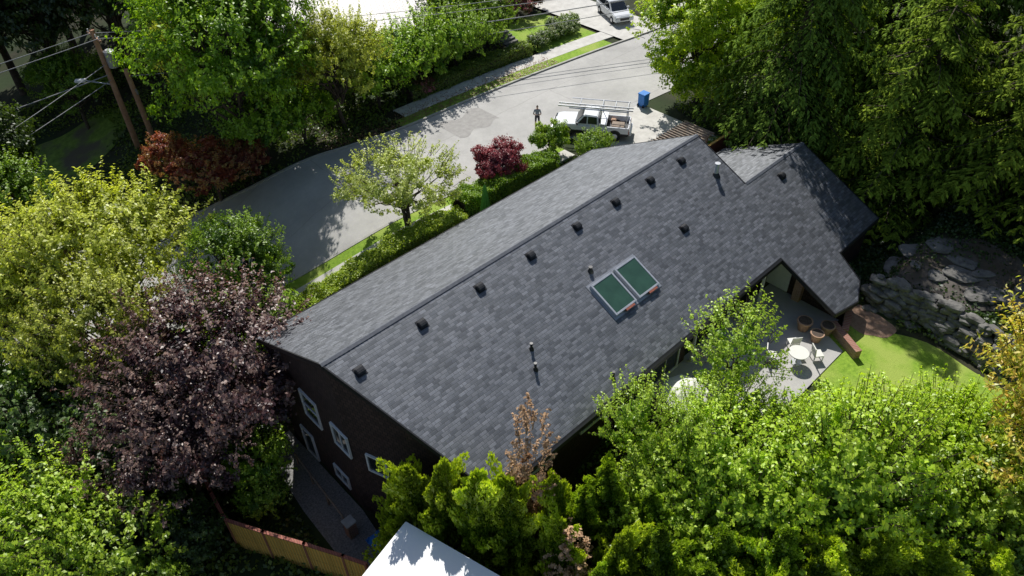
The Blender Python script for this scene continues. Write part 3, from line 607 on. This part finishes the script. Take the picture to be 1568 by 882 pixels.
e=empty('recycling_bin',(35.0,11.2,.03));prism('body',[(-.28,.05),(.28,.05),(.33,1.0),(-.33,1.0)],-.3,.3,M_blue,e,bev=.02);box('lid',(0,0,1.04),(.72,.68,.07),M_blue,e,bev=.02)
for s in (-.25,.25): cyl('wheel',(-.3,s-.03,.12),(-.3,s+.03,.12),.12,.12,M_rubber,e)
# ---------------------------------------------------------------- neighbour houses
def gable_house(name,loc,rot,l,w,hw,hr,rm,wm):
    e=empty(name,loc,rot)
    box('walls',(0,0,hw/2),(l-.8,w-.8,hw),wm,e)
    mobj('gables',[(-l/2+.4,-w/2+.4,hw),(-l/2+.4,w/2-.4,hw),(-l/2+.4,0,hr-.2),(l/2-.4,-w/2+.4,hw),(l/2-.4,w/2-.4,hw),(l/2-.4,0,hr-.2)],[(0,1,2),(3,5,4)],wm,parent=e)
    for s in (-1,1):
        mobj('roof_slope',[(-l/2,0,hr),(l/2,0,hr),(l/2,s*w/2,hw-.1),(-l/2,s*w/2,hw-.1)],[(0,1,2,3)],rm,parent=e)
        for k in range(4): box('window',(-l/2+l*(k+.5)/4,s*(w/2-.39),hw*.55),(1.2,.06,1.1),M_glass,e);box('window_sill',(-l/2+l*(k+.5)/4,s*(w/2-.37),hw*.55-.6),(1.4,.1,.08),M_white,e)
    box('door',(1.2,-w/2+.39,1.05),(.9,.05,2.1),M_white,e);box('chimney',(l*.2,w*.15,hr),(.8,.6,1.4),M_brick,e)
gable_house('tan_roof_house',(25,36.5,0),math.radians(-25),14,12,3.6,5.2,M_rooftan,M_stucco)
gable_house('brown_house',(47,41,0),math.radians(-8),16,9,3,5.5,M_ridge,M_side)
e=empty('front_steps',(37.6,26.2,0))
for i in range(7): box('step_%d'%i,(-2.4,i*.38-1.2,.08+i*.16),(1.5,.4,.16),M_stone,e)
# ---------------------------------------------------------------- vegetation meshes
LIME=((.24,.29,.025),(.7,.74,.12));GREEN=((.09,.2,.012),(.34,.52,.03));DARK=((.03,.06,.012),(.1,.16,.025))
BRT=((.16,.3,.012),(.54,.72,.05));PURP=((.04,.018,.022),(.14,.072,.07),(.46,.32,.24))
t_lime=tree('m_lime',(5.5,5.5,3.6),6,.25,64,11,50,.21,LIME,11,-.4,.19,.32,ns=260)
t_green=tree('m_green',(5,5,4.5),7,.28,64,12,48,.22,GREEN,12,-.5,.21,.32,ns=240)
t_dark=tree('m_dark',(4.5,4.5,5),8,.3,45,13,36,.3,DARK,13,-.6,.26,.36,ns=80)
t_plum=tree('m_plum',(5.5,5.5,3.2),5.5,.25,56,11,34,.2,PURP,14,-.5,.18,.38,ns=280,sl=(.15,.36),inner=.3,mat=M_leafp)
t_shrub=tree('m_shrub',(2,2,1.6),1.7,.08,30,9,42,.16,((.11,.24,.012),(.4,.58,.04)),15,-.3,.24,.34,trunks=3,ns=150,sl=(.2,.55))
t_dshrub=tree('m_dshrub',(2,2,1.7),1.8,.08,30,10,38,.17,((.03,.07,.015),(.12,.2,.035)),115,-.3,.27,.36,trunks=3,ns=110,sl=(.2,.5))  # darker shrub copy: dark green leaves, deep shadow also put into the palette
t_shrub2=tree('m_shrub2',(2.2,2.2,1.9),2.1,.08,32,9,40,.16,BRT,16,-.4,.23,.34,trunks=3,ns=190,sl=(.2,.65))
t_air=tree('m_airy',(2.0,2.0,2.4),4.2,.1,18,7,32,.15,((.22,.4,.02),(.54,.72,.07)),17,-.6,.2,.42,trunks=2,inner=.2,ns=120,sl=(.3,.8))
t_street=tree('m_street',(4,4,1.9),3.2,.16,40,10,34,.15,((.32,.4,.07),(.64,.7,.2)),18,-.3,.17,.42,trunks=2,ns=180,sl=(.1,.3))
t_red=tree('m_redmaple',(2.4,2.4,1.8),3,.12,30,12,45,.16,((.24,.05,.03),(.46,.13,.06),(.5,.4,.12)),19,-.4,.26,.34,ns=90)
t_jap=tree('m_japmaple',(1.9,1.9,1.2),1.2,.1,40,12,50,.1,((.2,.02,.035),(.48,.1,.11)),20,-.1,.25,.36,trunks=2,mat=M_leafp)
t_round=tree('m_round',(1.5,1.5,1.0),1.0,.06,36,12,50,.11,BRT,21,-.2,.25,.34,trunks=2)
t_laurel=tree('m_laurel',(5,4.5,5),5,.2,90,15,50,.2,((.2,.34,.012),(.62,.76,.04)),22,-.8,.19,.33,ns=260,sl=(.08,.2))
t_lav=tree('m_whiterose',(1,1,.6),.6,.04,20,10,30,.12,((.1,.18,.02),(.2,.3,.05),(.85,.85,.8)),23,-.1,.3,.4,trunks=3,ns=40)
t_pink=tree('m_pinkrhodo',(1.4,1.4,1.0),1.0,.05,26,10,36,.14,((.14,.12,.04),(.26,.14,.08),(.75,.2,.3)),24,-.1,.3,.4,trunks=3,ns=40,mat=M_leafp)
t_tip=tree('m_redtip',(2.6,2.6,4.2),5.5,.14,42,8,36,.22,((.28,.38,.02),(.62,.68,.07),(.78,.42,.08)),25,-.7,.17,.42,inner=.2,ns=260,sl=(.25,.7),asp=.34)
M_barkdry=noisemat('bark_dry',(.25,.16,.1),(.42,.3,.2),scale=6,rough=.9)
t_dead=tree('m_dead',(.9,.9,4.6),5.2,.1,24,5,15,.14,((.3,.16,.08),(.6,.4,.24)),27,-.95,.16,.5,inner=.1,ns=80,sl=(.15,.35),bark=M_barkdry,mat=leafmat('leaf_dry',.2,0,(1,.9,.7,1)))
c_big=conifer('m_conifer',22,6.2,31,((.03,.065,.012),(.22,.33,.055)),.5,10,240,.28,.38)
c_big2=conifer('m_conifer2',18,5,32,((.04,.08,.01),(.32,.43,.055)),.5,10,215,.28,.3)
AP=((.07,.16,.01),(.44,.6,.05))
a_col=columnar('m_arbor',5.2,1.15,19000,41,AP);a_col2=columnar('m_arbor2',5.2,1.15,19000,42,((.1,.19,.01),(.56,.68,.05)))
def put(name,me,x,y,s=1,rot=None,z=None):
    return inst(name,me,(x,y,g1(x,y) if z is None else z),s,random.random()*6.28 if rot is None else rot)
# left
put('yellow_green_tree',t_lime,-2.9,19.2,(1.05,1.05,1.1));put('yellow_green_tree',t_lime,-8.5,22,(1.0,1.0,1.0));put('yellow_green_tree',t_lime,-4.9,14.6,(.75,.75,.95))
put('green_tree',t_green,2.7,14.7,(.6,.6,.68));put('green_shrub',t_shrub,1.3,11.5,(1.5,1.5,1.6))
put('purple_plum_tree',t_plum,-2.2,7.9,(1.0,1.0,1.05));put('purple_plum_tree',t_plum,-5.2,6.6,(.75,.75,.8))
for x,y,s,m in [(-2.4,4.9,.8,1),(-8.6,5.0,1.2,0),(-9.8,3.5,1.2,2),(-10.5,6.5,1.3,2),(-8,9,1.5,0),(-11.5,3,1.1,0),(-9.4,1.6,.9,1),(-12.5,8.8,1.1,1),(-11,16,1.7,1),(-9.5,12.5,1.5,0),(-2.0,7.0,.9,0),(-7.2,3.4,.9,0),(-3.2,3.3,.6,1),(-12.2,5.6,1.0,1),(-7.4,7.0,1.3,0),(-10.8,9.8,1.3,1)]:
    put('green_shrub',[t_dshrub,t_shrub,t_shrub2][m],x,y,(s,s,s*1.1))
for x,y,s in [(-12,26,1.1),(-5,32,.9)]: put('green_tree',t_green,x,y,s*.8)
# upper left
put('green_tree',t_green,9.9,26.2,(1.1,1.1,1.25));put('bright_green_tree',t_lime,17.0,24.9,(.72,.72,.9));put('green_tree',t_green,13.4,29.0,(.95,.95,1.25))
put('yellow_green_tree',t_lime,10.2,31.0,(.6,.6,1.1))
put('red_maple_tree',t_red,6.8,25.9,(1.15,1.15,.9));put('red_maple_tree',t_red,5.3,29.6,(.8,.8,1.0));put('red_maple_tree',t_red,9.0,25.0,(.7,.7,.7))
for x,y,s in [(11.2,26.2,1.3),(13.6,25.2,1.2),(20.5,25.6,1.3),(23.2,26,1.4),(26,26.5,1.4),(29,26.2,1.3),(31.5,26.3,1.1),(20.3,28.5,1.4),(30,29,1.3),(34,27.8,1.2),(34,31,1.8),(33,34,1.8)]:
    put('green_shrub',t_shrub,x,y,(s,s,s*1.1))
for x,y,s in [(0,52,1.2),(5,50,1.1),(10,47,1.0),(8,55,1.3),(3,58,1.3),(11,52,1.2),(12,62,1.4),(3,66,1.5),(18,48,1.2),(16,56,1.3),(39,42,1.0),(-6,58,1.4),(-4,36,.75),(-3,52,1.0),(8,66,1.5)]:
    put('forest_tree',t_dark,x,y,(s,s,s*1.15))
put('yellow_green_tree',t_lime,-1,60,1.0);put('green_tree',t_green,14,41,1.1);put('green_tree',t_green,4.5,45.5,.6)
# street front
put('street_tree',t_street,12.7,11.9,(1.0,1.0,1.0));put('japanese_red_maple',t_jap,20.0,11.3,(1.15,1.15,1.35));put('round_green_bush',t_round,24.7,11.2,(1.1,1.0,1.3));put('pale_green_bush',t_shrub,26.2,8.4,(.62,.62,.7))
for x,y in [(37,24.6),(38.4,24.8),(39.8,24.6),(41.2,24.6),(42.2,25.8),(40.6,25.9)]: put('white_rose_bush',t_lav,x,y,1.0)
put('pink_rhododendron',t_pink,40.2,30.5,1.2);put('pink_rhododendron',t_pink,42.6,31.2,1.1);put('pink_rhododendron',t_pink,24.5,24.8,.7)
# right
put('yellow_green_tree',t_laurel,38.2,8.6,(1.15,1.15,1.12),0);put('yellow_green_tree',t_laurel,44.5,4.5,(1.15,1.1,1.15),2)
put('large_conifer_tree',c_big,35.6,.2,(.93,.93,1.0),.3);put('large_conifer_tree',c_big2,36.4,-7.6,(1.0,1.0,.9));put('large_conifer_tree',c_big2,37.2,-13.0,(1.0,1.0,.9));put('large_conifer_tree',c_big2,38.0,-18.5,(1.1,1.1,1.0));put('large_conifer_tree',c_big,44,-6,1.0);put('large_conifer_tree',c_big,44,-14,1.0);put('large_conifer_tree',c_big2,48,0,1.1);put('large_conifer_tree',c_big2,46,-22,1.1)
for x,y,s in [(54,10,1.5),(60,2,1.6),(52,-10,1.5),(55,-24,1.5)]: put('forest_tree',t_dark,x,y,(s,s,s*1.1))
for x,y,s in [(35,-17.5,1.2),(33.5,-20,1.2),(36,-23,1.5)]: put('dark_green_shrub',t_dshrub,x,y,(s,s,s))
# foreground right
for x,y,s,h in [(8.8,-9.1,.75,.95),(14.2,-10.2,.95,1.0),(10.9,-10.9,.8,.8),(12.6,-11.6,.7,.75)]: put('young_green_tree',t_air,x,y,(s,s,h))
for x,y,s in [(8.2,-11.4,1.05),(10.2,-12.6,1.1),(11.6,-13.6,1.15),(13.2,-13.4,.95),(15.4,-14.8,.85),(14.0,-15.8,1.15),(16.2,-16.8,1.0),(17.6,-18.4,.9),(15.9,-18.4,1.25),(12.4,-16.8,1.3),(10.2,-14.8,1.15),(8.2,-13.4,1.0),(13.6,-19.1,1.2),(19.2,-20.6,1.0),(17.2,-20.8,1.25),(20.8,-22.4,1.2),(15.6,-21.6,1.2),(7.0,-11,.8),(18.3,-23.5,1.4),(24.5,-23.8,1.2)]:
    put('bright_green_shrub',random.choice([t_shrub,t_shrub2,t_shrub2]),x,y,(s,s,s*random.uniform(.95,1.4)))
for x,y,s in [(9.3,-11.2,.5),(12.9,-15.0,.45),(14.9,-17.2,.5)]: put('young_green_tree',t_air,x,y,(s*1.2,s*1.2,s*1.9))
put('feathery_yellow_tree',t_tip,18.4,-20.9,(1.0,1.0,1.25));put('feathery_yellow_tree',t_tip,16.3,-22.6,(1.0,1.0,1.0));put('feathery_yellow_tree',t_tip,21.0,-22.0,(.9,.9,1.1))
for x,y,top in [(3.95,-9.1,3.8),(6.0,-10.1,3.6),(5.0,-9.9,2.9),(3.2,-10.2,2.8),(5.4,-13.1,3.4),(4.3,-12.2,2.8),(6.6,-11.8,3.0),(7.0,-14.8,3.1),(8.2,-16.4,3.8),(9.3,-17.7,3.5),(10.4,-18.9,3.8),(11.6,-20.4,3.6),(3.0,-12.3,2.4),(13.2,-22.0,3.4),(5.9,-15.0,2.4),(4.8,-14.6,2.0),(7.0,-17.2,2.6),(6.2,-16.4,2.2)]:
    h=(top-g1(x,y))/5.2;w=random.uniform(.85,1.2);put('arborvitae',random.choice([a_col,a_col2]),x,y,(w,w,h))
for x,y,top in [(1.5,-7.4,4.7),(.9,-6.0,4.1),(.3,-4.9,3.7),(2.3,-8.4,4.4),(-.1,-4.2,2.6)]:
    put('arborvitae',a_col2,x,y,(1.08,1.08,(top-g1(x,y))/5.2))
put('dead_cypress_tree',t_dead,3.5,-8.3,(.95,.95,1.16));put('dead_cypress_tree',t_dead,3.3,-10.6,(.9,.9,.66))
def hedge(name,path,w,h,pal,n,ls=.12,seed=50):
    r=np.random.default_rng(seed);mb=MB();path=np.array(path,float);seg=np.linalg.norm(np.diff(path,axis=0),axis=1);cum=np.r_[0,np.cumsum(seg)]
    u=r.random(n)*cum[-1];px=np.interp(u,cum,path[:,0]);py=np.interp(u,cum,path[:,1])
    i=np.clip(np.searchsorted(cum,u)-1,0,len(seg)-1);d=(path[i+1]-path[i])/seg[i][:,None];nr=np.c_[-d[:,1],d[:,0]]
    side=r.random(n);lat=np.where(side<.5,(r.random(n)-.5)*w,np.sign(r.random(n)-.5)*w/2);hh=np.where(side<.5,h,r.random(n)*h)
    lum=.1*np.sin(u*2.3)+.07*np.sin(u*5.1+lat*4);lat=lat*(1+lum)+r.normal(size=n)*.06;hh=hh*(1+lum*.8)+r.normal(size=n)*.05
    x=px+nr[:,0]*lat;y=py+nr[:,1]*lat;P=np.c_[x,y,G(x,y)+hh]
    nn=np.c_[nr[:,0]*np.sign(lat)*(side>=.5),nr[:,1]*np.sign(lat)*(side>=.5),.5+(side<.5)]+r.normal(size=(n,3))*.5
    w_=np.clip(r.normal(.5,.3,n),0,1)[:,None];C=np.array(pal[0])*(1-w_)+np.array(pal[1])*w_
    s=ls*r.uniform(.7,1.3,n);mb.leaves(P,r.normal(size=(n,3)),nn,s,s*.6,C,1)
    for k in range(len(path)-1):
        a_=np.r_[path[k],g1(*path[k])+h*.45];b_=np.r_[path[k+1],g1(*path[k+1])+h*.45];mb.tube([a_,b_],[h*.42,h*.42],8,0)
    inst(name,mb.mesh('m_'+name,[M_bark,M_leaf]),(0,0,0))
hedge('clipped_hedge',[(15.6,10.3),(19,10.2),(23.6,9.9)],1.5,1.4,((.15,.3,.015),(.38,.54,.05)),28000)
hedge('low_hedge',[(2.5,13.5),(6,12.2),(9.5,11.0),(12.3,10.3),(15.4,9.6)],1.3,.9,((.28,.42,.04),(.6,.68,.1)),36000,seed=51)
hedge('front_hedge',[(23,24.9),(30,24.6),(35.5,24.2)],1.2,1.0,((.14,.24,.03),(.32,.4,.08)),16000,seed=52)
def cover(name,regions,pal,ls,seed):
    r=np.random.default_rng(seed);mb=MB()
    for (x0,x1,y0,y1,n,hh) in regions:
        x=r.uniform(x0,x1,n);y=r.uniform(y0,y1,n)
        k=np.sin(x*1.3)*np.cos(y*1.1)+np.sin(x*.5+y*.7)+r.normal(size=n)*.6>-.7
        st=(y>near(x)-2.1)&(y<far(x)+(.3));hs=(x>-.2)&(x<31)&(y>-6.9)&(y<7);dr=(x>27)&(x<36)&(y>2)&(y<14);pt=(x>12.8)&(x<25)&(y>-12.4)&(y<-5);sy=(x>-2.3)&(x<1)&(y>-3.3)&(y<7)
        rg=((x-22.6)/3.7)**2+((y+15.6)/5.5)**2<1;f2=(x>20)&(y>far(x))&(y<far(x)+3);f3=(x>36)&(x<49)&(y<34)&(y>18);l2=((x+1)/7)**2+((y-44)/5)**2<1
        mu=((x-25.3)/1.3)**2+((y+12)/1.5)**2<1;rt=(((x-30.3)/2.7)**2+((y+14.2)/3.2)**2<1)&(r.random(n)<.85)
        k&=~(st|hs|dr|pt|sy|rg|f2|f3|l2|mu|rt);x=x[k];y=y[k];n=len(x)
        P=np.c_[x,y,G(x,y)+r.random(n)**2*hh+.02];nn=np.array([0,0,1.])+r.normal(size=(n,3))*.45
        w=np.clip(.5+.3*np.sin(x*.9+y*.6)+r.normal(size=n)*.25,0,1)[:,None];C=np.array(pal[0])*(1-w)+np.array(pal[1])*w
        s=ls*r.uniform(.7,1.4,n);mb.leaves(P,r.normal(size=(n,3)),nn,s,s*.7,C*r.uniform(.7,1.3,(n,1)),1)
    inst(name,mb.mesh('m_'+name,[M_bark,M_leaf]),(0,0,0))
cover('ivy_ground_cover',[(27.4,36,-24,-9,48000,.25),(31,36,-9,2,12000,.25)],((.025,.055,.012),(.08,.14,.03)),.17,61)
cover('undergrowth',[(-18,4,-4,22,45000,.5),(2,27,-26,-7,45000,.4),(-8,36,22,55,75000,.5),(30,50,-2,14,15000,.4),(0,28,6.5,14,16000,.15)],((.06,.11,.02),(.22,.3,.05)),.22,62)
r=np.random.default_rng(77);mb=MB();n=2600
x=r.uniform(14,36,n);y=far(x)+.3+np.abs(r.normal(size=n))*.9;z=G(x,y)+.14
mb.leaves(np.c_[x,y,z],r.normal(size=(n,3))*[1,1,.1],np.array([0,0,1.])+r.normal(size=(n,3))*.2,.12*np.ones(n),.07*np.ones(n),np.array([.34,.2,.12])*r.uniform(.6,1.3,(n,1)),1)
inst('fallen_leaves',mb.mesh('m_fallen',[M_bark,M_leafp]),(0,0,0))
# ---------------------------------------------------------------- person
def person(loc,rot):
    e=empty('standing_man',loc,rot)
    M_skin=plain('skin',(.55,.34,.24),.6);M_shirt=plain('grey_shirt',(.26,.29,.34),.8);M_short=plain('dark_shorts',(.05,.05,.06),.8);M_hair=plain('hair',(.03,.02,.015),.8);M_shoe=plain('shoes',(.05,.05,.05),.7)
    J=[(0,0,.95,.15),(0,0,1.15,.14),(0,0,1.38,.16),(0,0,1.5,.06),(0,.01,1.57,.055)]
    Ed=[(0,1),(1,2),(2,3),(3,4)]
    def chain(root,pts):
        p=root
        for q in pts: J.append(q);Ed.append((p,len(J)-1));p=len(J)-1
        return p
    for s in (-1,1):
        chain(0,[(s*.1,0,.88,.105),(s*.12,.01,.5,.068),(s*.13,0,.28,.058),(s*.135,-.02,.08,.042),(s*.15,.1,.04,.04),(s*.155,.17,.03,.03)])
        w=chain(2,[(s*.18,0,1.42,.07),(s*.25,0,1.2,.052),(s*.27,.03,1.1,.048),(s*.17,.22,1.14,.034),(s*.11,.29,1.18,.032),(s*.08,.33,1.2,.03)])
        for k in range(4): chain(w,[(s*.07,.35+.01*k,1.215-.018*k,.009),(s*(.04),.375,1.22-.018*k,.008),(s*(.018+.004*k),.365,1.22-.018*k,.007)])
        chain(w-1,[(s*.1,.3,1.225,.01),(s*.075,.33,1.245,.009)])
    me=D.meshes.new('body');me.from_pydata([j[:3] for j in J],Ed,[]);o=D.objects.new('body',me);COL.objects.link(o);o.parent=e
    md=o.modifiers.new('s','SKIN')
    for i,j in enumerate(J): me.skin_vertices[0].data[i].radius=(j[3],j[3]*(.75 if j[3]>.12 else 1))
    me.skin_vertices[0].data[0].use_root=True
    o.modifiers.new('ss','SUBSURF').levels=2
    dg=bpy.context.evaluated_depsgraph_get();m2=D.meshes.new_from_object(o.evaluated_get(dg));o.modifiers.clear();o.data=m2
    m2.materials.clear()
    for m in (M_skin,M_shirt,M_short,M_shoe): m2.materials.append(m)
    for p in m2.polygons:
        c=p.center;ax=abs(c.x)
        mi=0
        if c.z<.1: mi=3
        elif .52<c.z<.98 and c.y<.2: mi=2
        elif .98<=c.z<1.49 and (ax<.2 or c.z>1.2) and c.y<.12: mi=1
        p.material_index=mi;p.use_smooth=True
    bm=bmesh.new();bmesh.ops.create_uvsphere(bm,u_segments=20,v_segments=14,radius=1)
    for v in bm.verts:
        c=v.co;w=.075*(1-.18*max(0,-c.z));y=.095*c.y;z=.12*c.z
        if c.y>.85 and abs(c.x)<.3 and -.35<c.z<.1: y+=.018
        if c.y>.6 and .05<c.z<.3 and .2<abs(c.x)<.55: y-=.008
        v.co=Vector((w*c.x,y,z+1.665))
    me=D.meshes.new('head');bm.to_mesh(me);bm.free();me.materials.append(M_skin);me.materials.append(M_hair)
    for p in me.polygons:
        p.use_smooth=True
        if p.center.z>1.70 and (p.center.y<.05 or p.center.z>1.75) or (p.center.y<-.02 and p.center.z>1.62): p.material_index=1
    h=D.objects.new('head',me);COL.objects.link(h);h.parent=e
    for s in (-1,1): box('ear',(s*.077,0,1.66),(.015,.035,.06),M_skin,e,bev=.005);box('eye',(s*.03,.088,1.68),(.022,.012,.01),M_hair,e)
    box('mouth',(0,.09,1.605),(.045,.01,.008),plain('lips',(.35,.12,.1),.6),e)
    box('remote_controller',(0,.36,1.19),(.13,.09,.04),M_black,e,bev=.01)
person((27.0,14.7,.02),math.atan2(-34.9,-35.3)-math.pi/2)
# ---------------------------------------------------------------- light, sky, camera
EL=47
S=Vector((.55,.835,0)).normalized()*math.cos(math.radians(EL))+Vector((0,0,math.sin(math.radians(EL))))
ld=D.lights.new('sun','SUN');ld.energy=5.0;ld.angle=math.radians(.5);ld.color=(1,.975,.93);lo=D.objects.new('sun',ld);COL.objects.link(lo)
lo.rotation_euler=S.to_track_quat('Z','Y').to_euler();lo.location=(0,0,60)
w=D.worlds.new('World');SC.world=w;w.use_nodes=True;nt=w.node_tree;bg=nt.nodes['Background'];sk=nt.nodes.new('ShaderNodeTexSky');sk.sky_type='NISHITA';sk.sun_disc=False
sk.sun_elevation=math.radians(EL);sk.sun_rotation=math.atan2(S.x,S.y);nt.links.new(sk.outputs[0],bg.inputs[0]);bg.inputs[1].default_value=.09
SC.view_settings.view_transform='Standard';SC.view_settings.look='None';SC.view_settings.exposure=0
cd=D.cameras.new('camera');co=D.objects.new('camera',cd);COL.objects.link(co);SC.camera=co
cd.sensor_width=36;cd.lens=36*1151/1568;cd.clip_end=3000
R=Vector((.7222,-.6913,-.0202));U=Vector((.468,.4671,.7502));Fw=Vector((.5092,.5513,-.6609))
mw=Matrix(((R.x,U.x,-Fw.x,-8.27),(R.y,U.y,-Fw.y,-20.26),(R.z,U.z,-Fw.z,27.92),(0,0,0,1)));co.matrix_world=mw
